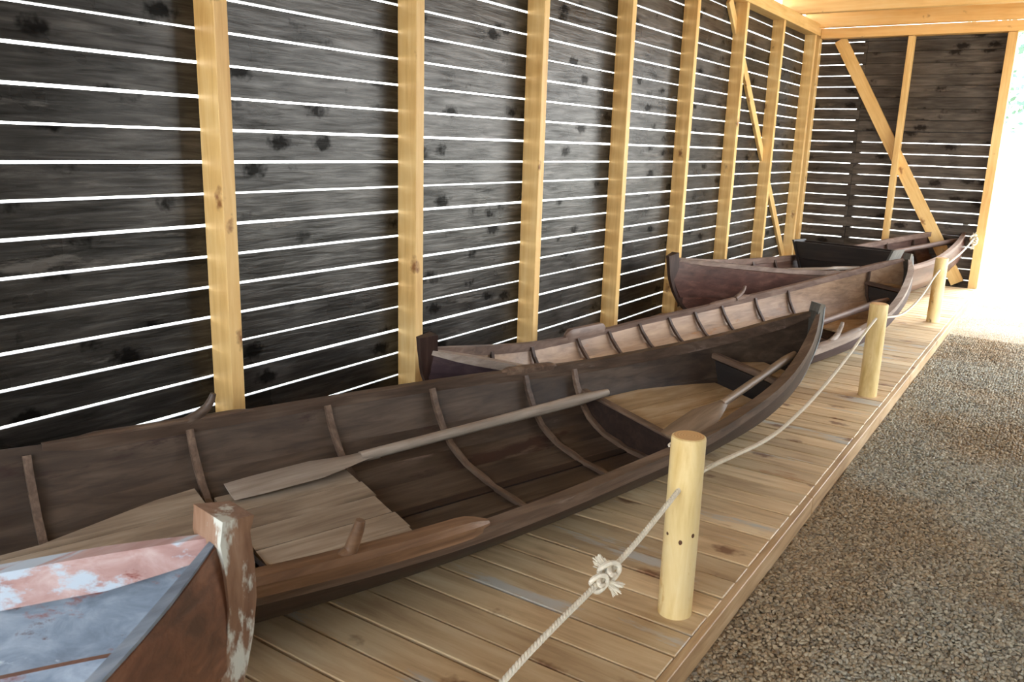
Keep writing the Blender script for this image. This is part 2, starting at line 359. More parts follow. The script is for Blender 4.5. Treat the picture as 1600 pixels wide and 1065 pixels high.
# ------------------------------------------------------------------ far end wall
wb = empty('wall_back'); tag(wb, kind='structure')
for r in range(-11, 12):
    z = ZE+r*PITCHB
    x0, x1, x2 = -.02, .77+random.uniform(-.004, .004), 2.47
    h = PITCHB-GAP*(1.25 if r < -4 else .9)
    link('board', bmesh_len(x1-x0, h, M_BOARDX, 'x'), wb, (x0, L_END, z+GAP/2))
    h2 = PITCHB-(GAP*(1.2 if r < -4 else .75) if r < 3 else (.007 if r == 3 else .003))
    link('board', bmesh_len(x2-.774, h2, M_BOARDX, 'x'), wb, (.774, L_END+random.uniform(0, .004), z+GAP/2), (0, random.uniform(-.0006, .0006), 0))
link('stud', MB().box(.72, .83, L_END+BT+.006, L_END+.13, -.1, 3.4).mesh('outer_stud', M_DARK), wb)
link('board', MB().box(.80, 2.47, L_END+BT+.03, L_END+.055, ZE+3*PITCHB-.02, 3.4).mesh('outer_sheet', M_DARK), wb)
link('stud', MB().box(1.30, 1.375, L_END-.145, L_END-.001, 0, 3.265, .003).mesh('mid_stud', M_PINE_Z), wb)
link('stud', MB().box(2.46, 2.57, L_END-.145, L_END+.06, -.1, 3.265, .003).mesh('end_stud', M_PINE_Z), wb)
link('plate', MB().box(.165, 6.0, L_END-.17, L_END+.03, 3.27, 3.40, .003).mesh('end_plate', M_PINE_X), wb)
brace((.40, L_END-.045, 3.26), (2.32, L_END-.045, .03), .165, .04, M_PINE_Z, wb, (0, 1, 0))

# ------------------------------------------------------------------ roof and beams
ce = empty('ceiling'); tag(ce, kind='structure')
link('beam', MB().box(-.05, 6.2, L_END-.28, L_END-.172, 3.402, 3.66, .004).mesh('header_beam', M_PINE_X), ce)
for i, yy in enumerate((11.55, 7.3, 3.1, -1.2)):
    link('beam', MB().box(-.1, 6.2, yy, yy+.115, 3.455, 3.85, .004).mesh('tie_beam', M_PINE_X), ce)
rb = MB().box(0, 6.7, 0, .196, 0, .022).mesh('roof_board', M_ROOF)
for i in range(82): link('board', rb, ce, (-.45, -3.0+i*.2, 3.87))

# ------------------------------------------------------------------ unseen wall beside / behind the visitor, run on to darken the first bay's reflection
wr = empty('wall_right'); tag(wr, kind='structure')
for r in range(-11, 16):
    link('board', bmesh_len(9.2, PITCHB-GAP, M_BOARD), wr, (5.6, -3.0, ZE+r*PITCHB))
st2 = MB().box(0, .145, 0, .075, -.1, 3.86, .003).mesh('right_stud', M_PINE_Z)
for yy in (-2.9, -1.5, -.1, 1.3, 2.7, 4.1, 5.5, 6.1): link('stud', st2, wr, (5.45, yy, 0))
for yy in (7.3, 11.55): link('stud', MB().box(5.45, 5.6, yy, yy+.115, -.1, 3.455, .003).mesh('open_post', M_PINE_Z), wr)

# ------------------------------------------------------------------ boats
def herm(X, Y, x):
    n = len(X); i = 0
    while i < n-2 and x > X[i+1]: i += 1
    def sl(k):
        if k == 0: return (Y[1]-Y[0])/(X[1]-X[0])
        if k == n-1: return (Y[-1]-Y[-2])/(X[-1]-X[-2])
        h0 = X[k]-X[k-1]; h1 = X[k+1]-X[k]; d0 = (Y[k]-Y[k-1])/h0; d1 = (Y[k+1]-Y[k])/h1
        return (d0*h1+d1*h0)/(h0+h1)
    h = X[i+1]-X[i]; t = min(1.0, max(0.0, (x-X[i])/h))
    return (2*t**3-3*t*t+1)*Y[i]+(t**3-2*t*t+t)*h*sl(i)+(-2*t**3+3*t*t)*Y[i+1]+(t**3-t*t)*h*sl(i+1)
SB = [-1, -.5, -.2, .1, .35, .6, .8, .93, 1]; SZ = [-1, -.5, 0, .3, .6, .85, 1]
class Boat:
    def __init__(s, name, pose, b, z, sec, label, bow, stern, lift=.012, rock=.0, k=1.0, z0=0.0):
        s.cx, s.cy, s.th, s.ph, s.L = pose; s.b = [0]+b+[0]; s.z = z; s.sec = sec; s.bow = bow; s.stern = stern; s.rock = rock; s.k = k
        s.root = empty(name, (s.cx, s.cy, lift), (0, s.ph, -s.th)); s.root.scale = (k, k, k); tag(s.root, label, 'boat')
        s.M = Matrix.Translation((s.cx, s.cy, lift)) @ Matrix.Rotation(-s.th, 4, 'Z') @ Matrix.Rotation(s.ph, 4, 'Y') @ Matrix.Scale(k, 4)
    def B(s, t): return max(.0, herm(SB, s.b, max(-1, min(1, t))))
    def Z(s, t): return herm(SZ, s.z, max(-1, min(1, t)))
    def Lg(s, g, t=1):
        T = s.bow if t >= 0 else s.stern; return s.L*herm([a for a, b in T], [b for a, b in T], max(0, min(1, g)))
    def fg(s, u):
        T = s.sec
        for (u0, f0, g0), (u1, f1, g1) in zip(T[:-1], T[1:]):
            if u <= u1+1e-9:
                k = (u-u0)/(u1-u0); return f0+(f1-f0)*k, g0+(g1-g0)*k
        return T[-1][1:]
    def pt(s, t, u, side, off=0):
        """t station along that level, u 0 keel..1 gunwale, off outward"""
        f, g = s.fg(u); y = t*s.Lg(g, t); x = s.B(t)*f; zk = s.rock*abs(t)**4; z = zk+(s.Z(y/s.L)-zk)*g
        f2, g2 = s.fg(min(1, u+.03)); f1, g1 = s.fg(max(0, u-.03)); dx = (f2-f1)*max(s.B(t), .05); dz = (g2-g1)*s.Z(t)
        l = math.hypot(dx, dz) or 1; x += off*dz/l; z -= off*dx/l
        return Vector((side*max(x, 0.0), y, z))
    def at(s, y, u, side, off=0):
        f, g = s.fg(u); t = max(-1, min(1, y/s.Lg(g, y))); return s.pt(t, u, side, off)
    def strakes(s, us, mats, th=.014, ns=56, inner=None):
        ts = [math.sin(math.pi/2*(-1+2*i/ns)) for i in range(ns+1)]
        for k in range(len(us)-1):
            a, b = us[k], us[k+1]; a2 = max(0, a-(.03 if k else 0)); nu = 4
            for side in (-1, 1):
                O = []; I = []
                for t in ts:
                    ro = []; ri = []
                    for j in range(nu+1):
                        kk = j/nu; u = a2+(b-a2)*kk; o = th*1.25*(1-kk) if k else 0.0
                        ro.append(s.pt(t, u, side, o+th)); ri.append(s.pt(t, u, side, o))
                    O.append(ro); I.append(ri)
                me = MB().grid_solid(O, I).mesh('strake', mats[0], True)
                # inside face material
                me.materials.append(mats[1]); n = ns*nu
                vi = (ns+1)*(nu+1)
                for p in me.polygons:
                    if all(v >= vi for v in p.vertices): p.material_index = 1
                link('strake', me, s.root)
    def gpath(s, y0, y1, n, side, dx=0, dz=0, u=1):
        P = []
        for i in range(n+1):
            y = y0+(y1-y0)*i/n; q = s.at(y, u, side); q.x += side*dx
            if side*q.x < 0: q.x = 0
            q.z += dz; P.append(q)
        return P
    def rail(s, side, mat, hin=.05, win=.02, hout=.03, wout=.02, y0=None, y1=None, name='rail'):
        y0 = -s.L*.995 if y0 is None else y0; y1 = s.L*.995 if y1 is None else y1
        k = side
        prof = [(k*wout, .008), (-k*win, .008), (-k*win, -hin), (-k*.001, -hin), (k*.016, -hout), (k*wout, -hout)]
        P = s.gpath(y0, y1, 60, side)
        def pr(t):
            e = min(1, t*14+.45, (1-t)*14+.35); return [(a*e, b*e) for a, b in prof]
        return link(name, MB().sweep(P, pr).mesh(name, mat, False), s.root)
    def rib(s, y, mat, w_=.032, h=.028, u1=.96, sides=(-1, 1), u0=0, name='rib', n=9):
        P = []
        if len(sides) == 2: U = [(-1, u1-(u1-u0)*i/n) for i in range(n)]+[(1, u0+(u1-u0)*i/n) for i in range(n+1)]
        else: U = [(sides[0], u0+(u1-u0)*i/n) for i in range(n+1)]
        for sd, u in U: P.append(s.at(y, u, sd, -.004)); 
        Q = [s.at(y, u, sd, -.004-h*(.85+.3*((i*7) % 3)/2)) for i, (sd, u) in enumerate(U)]
        O = [[p+Vector((0, -w_/2, 0)), p+Vector((0, w_/2, 0))] for p in P]
        I = [[p+Vector((0, -w_/2, 0)), p+Vector((0, w_/2, 0))] for p in Q]
        return link(name, MB().grid_solid(O, I).mesh(name, mat, False), s.root)
    def stem(s, end, mat, wd=.03, dout=.035, din=.07, top=.04, name='stem', head=0, u_low=0, hw=None, band=None, ow=.45):
        """stem post following the end curve, end=+1 bow, -1 stern"""
        pts = []
        for i in range(15):
            g = (i/14)**1.3; 
            y = s.Lg(g, end)*end; zk = s.rock; z = zk+(s.Z(end)-zk)*g; pts.append((y, z))
        y, z = pts[-1]; pts += [(y+end*.005, z+top*.6), (y+end*.008, z+top)]
        pts = [(pts[0][0]-end*.25, pts[0][1]-.008)]+pts
        m = MB(); O = []; I = []
        n = len(pts)
        for i, (y, z) in enumerate(pts):
            a = pts[max(0, i-1)]; b = pts[min(n-1, i+1)]; ty, tz = b[0]-a[0], b[1]-a[1]; l = math.hypot(ty, tz); ny, nz = tz/l*end, -ty/l*end
            if nz*1 > 0 and i < 3: ny, nz = -ny, -nz
            k = i/(n-1); ww = wd*(.75+.45*k)*(1 if hw is None or i < n-3 else hw)
            di = din*(.5+.5*k); do = dout*(.6+.4*k)
            yo, zo = y+ny*do, z+nz*do; yi, zi = y-ny*di, z-nz*di
            O.append([Vector((-ww*ow, yo, zo)), Vector((ww*ow, yo, zo))]); I.append([Vector((-ww, yi, zi)), Vector((ww, yi, zi))])
            if i == n-1 and head: pass
        m.grid_solid(O, I); st = link(name, m.mesh(name, mat, False), s.root)
        if band:  # added strip, its pale colour stands in for a bright reflection
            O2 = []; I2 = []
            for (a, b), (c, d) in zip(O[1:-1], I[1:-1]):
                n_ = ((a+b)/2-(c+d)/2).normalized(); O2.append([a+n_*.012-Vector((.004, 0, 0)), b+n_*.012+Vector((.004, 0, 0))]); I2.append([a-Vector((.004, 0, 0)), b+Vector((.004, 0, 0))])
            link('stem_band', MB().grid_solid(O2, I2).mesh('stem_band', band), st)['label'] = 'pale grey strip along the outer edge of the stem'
        return st
    def keel(s, mat, w_=.05, h=.012):
        P = [s.pt(-1+2*i/30, 0, 1) for i in range(31)]
        P = [Vector((0, p.y, p.z-.002)) for p in P]
        return link('keel', MB().sweep(P, [(-w_/2, -h), (w_/2, -h), (w_/2, .012), (-w_/2, .012)]).mesh('keel', mat), s.root)
    def lock(s, side, y0, y1, mat, horn=None, h=.05, w_=.05, horn_h=.11, name='oarlock', hr=.026):
        P = s.gpath(y0, y1, 22, side, dx=.0, dz=.004)
        def pr(t):
            e = min(1, .35+1.6*math.sin(math.pi*t)**.8); ww = w_*.5*e; hh = h*e
            return [(-ww, -.012), (ww, -.012), (ww*1.05, hh*.4), (ww*.6, hh*.62), (-ww*.6, hh*.62), (-ww*1.05, hh*.4)]
        o = link(name, MB().sweep(P, pr).mesh(name, mat, True), s.root)
        if horn is not None:
            q = s.at(horn, 1, side); hp = [q+Vector((side*.0, -.10, .0)), q+Vector((side*.0, -.04, .03)), q+Vector((0, .0, .06)), q+Vector((side*.004, .022, horn_h*.8)), q+Vector((side*.004, .03, horn_h))]
            sm_ = []
            for i in range(len(hp)-1):
                for k in range(4): sm_.append(hp[i].lerp(hp[i+1], k/4))
            sm_.append(hp[-1])
            link('horn', MB().sweep(sm_, lambda t: circ(hr*(1-.5*t), 10), upv=(1, 0, 0)).mesh('horn', mat, True), o)
        return o
def panel(boat, pts_list, z0f, th, mat, name='floor_panel', label=None, dz=()):
    """floor boards: a panel object whose planks are sub-parts"""
    e = empty(name); e.parent = boat.root
    if label: e['label'] = label
    for i, pts in enumerate(pts_list):
        z = z0f+(dz[i] if i < len(dz) else 0)
        link('plank', MB().prism(pts, z, z+th).mesh('floor_plank', mat), e)
    return e
def nails(boat, us, sides, y0, y1, step, mat):
    pass
SEC_A = [(0, 0, 0), (.3, .36, .035), (.5, .60, .14), (.70, .80, .42), (.85, .91, .68), (1, 1, 1)]
BOW_A = [(0, .86), (.1, .93), (.22, .968), (.45, .993), (.7, 1.005), (1, .995)]
BOW_B = [(0, .78), (.14, .89), (.29, .96), (.46, 1.01), (.75, 1.022), (1, .995)]
BOW_C = [(0, .66), (.2, .84), (.4, .955), (.57, 1.01), (.8, 1.025), (1, .995)]
STERN_B = [(0, .78), (.3, .915), (.6, .975), (1, .995)]
STERN_C = [(0, .76), (.22, .87), (.34, .92), (.48, .95), (.7, .98), (1, .995)]
BOW_D = [(0, .86), (.3, .92), (.6, .962), (.85, .976), (1, .971)]
SEC_C = [(0, 0, 0), (.22, .30, .06), (.45, .62, .22), (.7, .86, .52), (1, 1, 1)]

# ---- boat A: long dark river boat
ZA = [z-.03 for z in (.75, .487, .361, .361, .385, .517, .699)]
A = Boat('rowing_boat', (1.045, 2.172, .308, .124, 3.656), [.55, .623, .66, .599, .476, .315, .134], ZA,
         SEC_A, 'large dark brown rowing boat in front with two oars laid inside it', BOW_A, STERN_B, lift=.0739, k=.975)
A.strakes([0, .3, .5, .70, 1], (M_A_OUT, M_A_IN)); A.keel(M_A_OUT, .05, .05)
A.rail(-1, M_A_RAIL, .062, .02, .04, .022, y0=-.87); A.rail(1, M_A_RAIL, .045, .026, .05, .028)
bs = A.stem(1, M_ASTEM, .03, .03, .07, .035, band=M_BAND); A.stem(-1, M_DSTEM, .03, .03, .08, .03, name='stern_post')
bs['label'] = 'grey weathered bow stem'
for yy in (-2.1, -1.5, -.93, -.29, .385, .984, 1.586): A.rib(yy, M_RIB, .03, .022)
# bulkhead with cap at the fore end of the rowing space
def crosspanel(boat, y, u_top, ztop, th, mat, name='bulkhead', n=9, u0=0.02, tilt=0):
    prof = []
    for i in range(n+1):
        u = u0+(u_top-u0)*i/n; q = boat.at(y, u, 1, -.006); prof.append((q.x, q.z))
    P = [(-x, z) for x, z in reversed(prof)]+prof
    P = [(x, min(z, ztop)) for x, z in P]
    m = MB(); k = len(P)
    for yy in (y-th/2, y+th/2): m.v += [(x, yy, z) for x, z in P]
    m.f += [tuple(range(k)), tuple(range(2*k-1, k-1, -1))]+[(i, (i+1) % k, k+(i+1) % k, k+i) for i in range(k)]
    return link(name, m.mesh(name, mat), boat.root)
def u_at_z(boat, y, z):
    lo, hi = 0.0, 1.0
    for _ in range(20):
        mid = (lo+hi)/2
        if boat.at(y, mid, 1).z < z: lo = mid
        else: hi = mid
    return lo
def hullpoly(boat, y0, y1, z, xa, xb, n=8, inset=.012):
    """plank outline between x fractions xa..xb, clipped to the hull at height z"""
    Lp, Rp = [], []
    for i in range(n+1):
        y = y0+(y1-y0)*i/n; hw = max(.004, boat.at(y, u_at_z(boat, y, z), 1).x-inset)
        Lp.append((max(-hw, min(hw, xa)), y)); Rp.append((max(-hw, min(hw, xb)), y))
    return Rp+Lp[::-1]
u = u_at_z(A, 1.96, .19); crosspanel(A, 1.96, u, .19, .03, M_A_OUT)
A.rib(1.925, M_RIB, .03, .024)
e = A.at(1.96, u, 1)
link('bulkhead_cap', MB().box(-e.x+.01, e.x-.01, 1.94, 1.99, .188, .205, .004).mesh('bulkhead_cap', M_RIB), A.root)
u = u_at_z(A, 2.98, .33); e = A.at(2.98, u, 1)
link('breast_beam', MB().box(-e.x-.01, e.x+.01, 2.955, 3.005, .31, .35, .008).mesh('breast_beam', M_RIB), A.root)
crosspanel(A, 2.985, u_at_z(A, 2.985, .30), .30, .02, M_DARK)
bw = [-.34, -.13, .0, .13, .34]
panel(A, [hullpoly(A, 2.0+.01*(i % 2), 2.94, .15, bw[i]+.002, bw[i+1]-.002) for i in range(4)], .155, .016, M_PANEL2, label='sandy coloured bow floor boards')
panel(A, [hullpoly(A, 3.01, 3.32, .27, a, b) for a, b in ((-.2, -.002), (.002, .2))], .275, .014, M_PANEL2, 'fore_board')
xs = [-.395, -.235, -.09, .07, .205, .345]
panel(A, [[(xs[i]+.002, -.262), (xs[i+1]-.002, -.262), (xs[i+1]-.002, .36+.012*(i % 2)), (xs[i]+.002, .36+.012*(i % 2))] for i in range(5)],
      .062, .02, M_PANEL, label='grey-brown midship floor boards', dz=(.0, .0, .001, .0, .002))
panel(A, [[(-.445, -.33), (-.42, -.5), (-.29, -.95), (-.27, -1.3), (-.25, -1.3), (-.25, -.33)], [(-.246, -.33), (-.246, -1.3), (-.004, -1.3), (-.004, -.33)], [(.0, -.33), (.0, -1.3), (.2, -1.3), (.2, -.33)], [(.204, -.33), (.204, -1.3), (.36, -1.3), (.40, -.33)]],
      .10, .02, M_PANEL, label='pale grey aft floor boards')
# bailing slot strip along the near bottom
for y0, y1 in ((.41, .96), (1.01, 1.56), (1.61, 1.91)):
    P = [A.at(y0+(y1-y0)*i/8, .33, 1, -.010) for i in range(9)]
    link('stringer', MB().sweep(P, [(-.02, -.006), (.02, -.006), (.02, .008), (-.02, .008)]).mesh('stringer', M_A_OUT), A.root)
l1 = A.lock(1, -.66, .42, M_A_LOCK, horn=-.165, h=.085, w_=.088, horn_h=.17, hr=.033); l1['label'] = 'carved oarlock with upright horn'
l2 = A.lock(-1, -.75, .02, M_A_RAIL, horn=-.20, h=.03, w_=.035, horn_h=.12)
l3 = A.lock(-1, 1.44, 1.81, M_RIB, h=.04, w_=.05, name='rail_block')
# iron hook on the floor beside the near rail
hp = [(.05, -.30, .105), (.14, -.295, .10), (.215, -.285, .10), (.235, -.28, .10), (.24, -.275, .12)]
link('iron_hook', MB().sweep(hp, circ(.009, 8)).mesh('iron_hook', M_IRON, True), A.root)

# ---- boat B: narrow boat behind A
ZB = [z-.02 for z in (.558, .275, .282, .336, .441, .598, .716)]
Bb = Boat('rowing_boat', (1.316, 6.326, .287, .069, 2.926), [.504, .611, .614, .578, .468, .29, .129], ZB,
          SEC_A, 'tan-lined rowing boat with many ribs, directly behind the large dark brown boat', BOW_B, STERN_B, lift=.022)
Bb.strakes([0, .3, .5, .70, 1], (M_B_OUT, M_B_IN)); Bb.keel(M_B_OUT)
Bb.rail(-1, M_B_RAIL, .05, .02, .03, .02); Bb.rail(1, M_B_RAIL2, .05, .03, .04, .026)
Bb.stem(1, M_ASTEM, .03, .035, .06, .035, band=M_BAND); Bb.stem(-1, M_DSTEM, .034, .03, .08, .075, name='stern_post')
M_RIBD = wood('dark_rib', [S(50, 36, 30), S(72, 54, 44), S(92, 72, 60)], 'x', 6, 8, .55, None, 4, .1, .35)
for yy in (-2.2, -1.70, -1.13, -.75, -.37, 0, .336, .702, 1.156, 1.595): Bb.rib(yy, M_RIBD, .024, .02)
Bb.lock(-1, -1.27, -.78, M_B_RAIL, h=.10, w_=.06)
Bb.lock(-1, .55, 1.10, M_B_RAIL, horn=1.0, h=.03, w_=.04, horn_h=.11)
Bb.lock(1, .25, 1.0, M_B_RAIL2, horn=.60, h=.04, w_=.055, horn_h=.15)
e = Bb.at(2.55, u_at_z(Bb, 2.55, .42), 1)
link('breast_beam', MB().box(-e.x, e.x, 2.53, 2.575, .40, .44, .008).mesh('breast_beam', M_RIBD), Bb.root)
Bb.rib(2.55, M_RIBD, .03, .025)
crosspanel(Bb, 2.56, u_at_z(Bb, 2.56, .39), .39, .02, M_DARK)
panel(Bb, [hullpoly(Bb, 2.58, 2.82, .40, a, b) for a, b in ((-.3, -.002), (.002, .3))], .405, .014, M_PANEL2, 'fore_board')
panel(Bb, [hullpoly(Bb, 1.65, 2.45, .07, a, b) for a, b in ((-.3, -.002), (.002, .3))], .08, .015, M_PANEL2)

# ---- boat C: broad red-brown boat at the far end
Cc = Boat('rowing_boat', (1.374, 10.23, .287, -.007, 3.228), [0.464, 0.626, 0.645, 0.574, 0.411, 0.227, 0.081], [0.71, 0.534, 0.466, 0.504, 0.604, 0.695, 0.752],
          SEC_C, 'broad reddish-brown rowing boat at the far end, high dark stem, nearest the end wall', BOW_C, STERN_C)
Cc.strakes([0, .22, .45, .7, 1], (M_C_OUT, M_C_IN)); Cc.keel(M_C_OUT)
Cc.rail(-1, M_B_RAIL, .055, .03, .04, .02); Cc.rail(1, M_B_RAIL, .05, .03, .035, .02)
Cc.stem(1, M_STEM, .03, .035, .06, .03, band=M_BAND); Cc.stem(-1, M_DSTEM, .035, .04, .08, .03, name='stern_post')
for yy in (-2.2, -1.65, -1.1, -.55, 0.05, .6, 1.2, 1.8, 2.3): Cc.rib(yy, M_RIBD, .03, .026)
e = Cc.at(-1.3, .85, 1)
link('thwart', MB().box(-e.x, e.x, -1.42, -1.2, .40, .425, .004).mesh('thwart', M_PANEL), Cc.root)
P = Cc.gpath(.35, 2.9, 20, -1, dx=-.035, dz=-.16, u=1)
link('riser', MB().sweep(P, [(-.012, -.02), (.012, -.02), (.012, .02), (-.012, .02)]).mesh('riser', M_B_RAIL), Cc.root)

# ---- boat D: worn painted boat at the lower left corner
D = Boat('rowing_boat', (1.667, -1.373, .155, -.001, 2.496), [0.516, 0.611, 0.629, 0.609, 0.512, 0.324, 0.13], [0.892, 0.549, 0.518, 0.581, 0.744, 0.812, 0.866],
         SEC_C, 'old boat with peeling blue and red paint inside, its bow in the lower left corner', BOW_D, STERN_C)
D.strakes([0, .22, .42, .62, .82, 1], (M_D_OUT, M_D_IN), th=.018); D.keel(M_D_OUT)
D.rail(-1, M_D_RAIL, .075, .022, .05, .02); D.rail(1, M_D_IN, .03, .014, .035, .012)
ds = D.stem(1, M_D_STEM, .052, .05, .03, .045, ow=.8); ds['label'] = 'heavy stem post with peeling whitish paint'
D.stem(-1, M_D_STEM, .045, .03, .10, .05, name='stern_post')
for yy in (-1.5, -.8, -.1, .6, 1.3): D.rib(yy, M_DSTEM, .05, .04)

# ------------------------------------------------------------------ oars (things lying in the boats)
def oar(boat, tip, neck, blade, bw_, label, mat, r0=.022, roll=0.0, bt=.012, group=None):
    """tip = handle end, neck = where the blade begins, blade = blade end; boat local coordinates"""
    T, Nk, Bl = Vector(tip), Vector(neck), Vector(blade)
    M = boat.M
    T, Nk, Bl = M @ T, M @ Nk, M @ Bl
    ax = (T-Bl).normalized(); Lt = (T-Bl).length; Lb = (Nk-Bl).length
    upn = (M.to_3x3().normalized() @ Vector((math.sin(roll), 0, math.cos(roll)))); sd = ax.cross(upn).normalized(); un = sd.cross(ax)
    root = empty('oar'); root.matrix_world = Matrix.Translation(Bl) @ Matrix((sd, ax, un)).transposed().to_4x4()
    tag(root, label, 'oar', group)
    # shaft: tapered pole
    P = [(0, Lb*.93+(Lt-Lb*.93)*i/24, r0*.15) for i in range(25)]
    link('shaft', MB().sweep(P, lambda t: circ(r0*(1.0 if t < .45 else 1.0+.25*math.sin((t-.45)*3.0)-.75*max(0, t-.86)*5*.9), 12)).mesh('shaft', mat, True), root)
    # blade: flat lens section widening from the neck then square end
    Pb = [(0, Lb*1.08*i/20, 0) for i in range(21)]
    def pr(t):
        k = 1-t; s_ = (1 if k > .45 else (k/.45)**.75)
        wv = max(r0*.95, bw_/2*(s_*(.9+.1*min(1, (t)*6)))); hv = bt*(.45+.9*t)+(r0*.7)*max(0, t-.7)*2.2
        return [(-wv, 0), (-wv*.55, hv*.8), (0, hv), (wv*.55, hv*.8), (wv, 0), (wv*.55, -hv*.8), (0, -hv), (-wv*.55, -hv*.8)]
    link('blade', MB().sweep(Pb, pr).mesh('blade', mat, True), root)
    return root
oar(A, (-.255, 1.985, .245), (-.345, .47, .145), (-.385, -.20, .098), .17, 'long pale grey oar lying lengthwise over the floor boards of the front boat', M_OAR, .026)
oar(A, (.15, 3.20, .46), (.365, 2.30, .345), (.445, 1.74, .315), .15, 'brown oar leaning up into the bow of the front boat', M_OAR2, .022, roll=.15)
oar(Cc, (.15, 2.75, .60), (-.12, 1.2, .50), (-.16, .35, .44), .13, 'weathered oar resting inside the bow of the far red-brown boat', M_B_RAIL, .03)
oar(Cc, (.40, .6, .40), (.18, -.55, .43), (.02, -1.25, .47), .17, 'pale oar blade lying inside the stern half of the far red-brown boat', M_OAR, .022)
oar(Bb, (.13, 2.35, .34), (.235, .9, .275), (.26, .2, .25), .11, 'reddish grey oar along the near side of the narrow tan-lined boat', M_B_RAIL, .028)
# small paddle blade in the front boat's bow corner is the fore board; dark plank box across boat C
def inboat(boat, o):
    M = boat.M
    o.matrix_world = M @ o.matrix_basis; return o
bx = empty('wooden_box', (0, 0, 0)); bx.matrix_basis = Matrix.Translation((0, 0, .30)); inboat(Cc, bx)
tag(bx, 'black-brown plank box standing across the far red-brown boat', 'box')
for i, (za, zb) in enumerate(((0, .155), (.16, .355))):
    k0 = .46+.14*za/.36; k1 = .46+.14*zb/.36
    for yy, nm in ((-.12, 'front_plank'), (.10, 'back_plank')):
        m = MB(); m.v = [(-k0, 0, za), (k0, 0, za), (k1, 0, zb), (-k1, 0, zb), (-k0, .022, za), (k0, .022, za), (k1, .022, zb), (-k1, .022, zb)]
        m.f = [(0, 1, 2, 3), (4, 5, 6, 7), (0, 1, 5, 4), (1, 2, 6, 5), (2, 3, 7, 6), (3, 0, 4, 7)]
        link(nm, m.mesh(nm, M_DARK), bx, (0, yy-.05, 0))
M_GREY = wood('grey_end_board', [S(70, 70, 68), S(96, 96, 94), S(120, 120, 116)], 'z', 8, 8, .5, None, 4, .1, .35)
for sgn in (-1, 1):
    m = MB(); m.v = [(sgn*.46, -.19, 0), (sgn*.485, -.19, 0), (sgn*.625, -.19, .37), (sgn*.60, -.19, .37), (sgn*.46, .08, 0), (sgn*.485, .08, 0), (sgn*.625, .08, .37), (sgn*.60, .08, .37)]
    m.f = [(0, 1, 2, 3), (4, 5, 6, 7), (0, 1, 5, 4), (1, 2, 6, 5), (2, 3, 7, 6), (3, 0, 4, 7)]
    link('end_board', m.mesh('end_board', M_GREY if sgn > 0 else M_DARK), bx)

# ------------------------------------------------------------------ bollards and rope
def bollard(x, y, h, label):
    root = empty('bollard', (x, y, 0)); tag(root, label, 'post', 'round rope posts along the deck edge')
    m = MB(); n = 28; r = .064
    P = [(0, 0, h*i/12) for i in range(13)]
    rings = [r*1.02]+[r*(1.0-.02*i/12) for i in range(1, 12)]
    prof = [(r*1.0, 0.0), (r, h*.25), (r*.995, h*.5), (r*.985, h*.75), (r*.98, h-.010), (r*.95, h-.003), (r*.86, h), (r*.5, h), (0.001, h)]
    k = 0
    for rr, zz in prof:
        for j in range(n):
            a = 2*math.pi*j/n; q = rr*(1+.012*math.sin(3*a+zz*4)); m.v.append((q*math.cos(a), q*math.sin(a), zz))
    for i in range(len(prof)-1):
        for j in range(n): m.f.append((i*n+j, i*n+(j+1) % n, (i+1)*n+(j+1) % n, (i+1)*n+j))
    m.f.append(tuple(reversed(range(n)))); m.f.append(tuple((len(prof)-1)*n+j for j in range(n)))
    link('log', m.mesh('log', M_BOLL, True), root)
    # end grain cap
    c = MB(); c.v = [(r*.85*math.cos(2*math.pi*j/n), r*.85*math.sin(2*math.pi*j/n), h+.0008) for j in range(n)]+[(r*.85*math.cos(2*math.pi*j/n), r*.85*math.sin(2*math.pi*j/n), h-.004) for j in range(n)]
    c.f = [tuple(range(n)), tuple(reversed(range(n, 2*n)))]+[(j, (j+1) % n, n+(j+1) % n, n+j) for j in range(n)]
    link('end_grain', c.mesh('end_grain', M_END), root)
    return root
def ring_mat():
    m = bpy.data.materials.new('end_grain'); m.use_nodes = True; N = m.node_tree.nodes; L = m.node_tree.links; b = N['Principled BSDF']
    t = N.new('ShaderNodeTexCoord'); wv = N.new('ShaderNodeTexWave'); wv.wave_type = 'RINGS'; wv.rings_direction = 'Z'; wv.inputs['Scale'].default_value = 30; wv.inputs['Distortion'].default_value = 1.5
    L.new(t.outputs['Object'], wv.inputs['Vector']); r = N.new('ShaderNodeValToRGB'); L.new(wv.outputs[0], r.inputs[0])
    r.color_ramp.elements[0].color = S(206, 160, 104); r.color_ramp.elements[1].color = S(222, 180, 124); L.new(r.outputs[0], b.inputs['Base Color']); b.inputs['Roughness'].default_value = .6
    return m
M_END = ring_mat()
bol1 = bollard(2.44, 2.715, .705, 'round peeled log post nearest the viewer, rope through it, on the deck edge')
for j, (a, zz) in enumerate(((-2.05, .335), (-1.2, .315), (-.45, .34), (-3.3, .33))):
    m = MB(); b_ = bmesh.new(); bmesh.ops.create_uvsphere(b_, u_segments=10, v_segments=6, radius=1); m.add_bm(b_)
    o_ = link('wood_knot', m.mesh('wood_knot', M_KNOT, True), bol1, (.0622*math.cos(a), .0622*math.sin(a), zz), (0, 0, a), (.003, .0075, .010))
bollard(2.43, 6.28, .68, 'middle one of three round log posts, beside the bow of the front boat')
bollard(2.42, 9.68, .68, 'farthest round log post on the deck, before the far boat\'s bow')

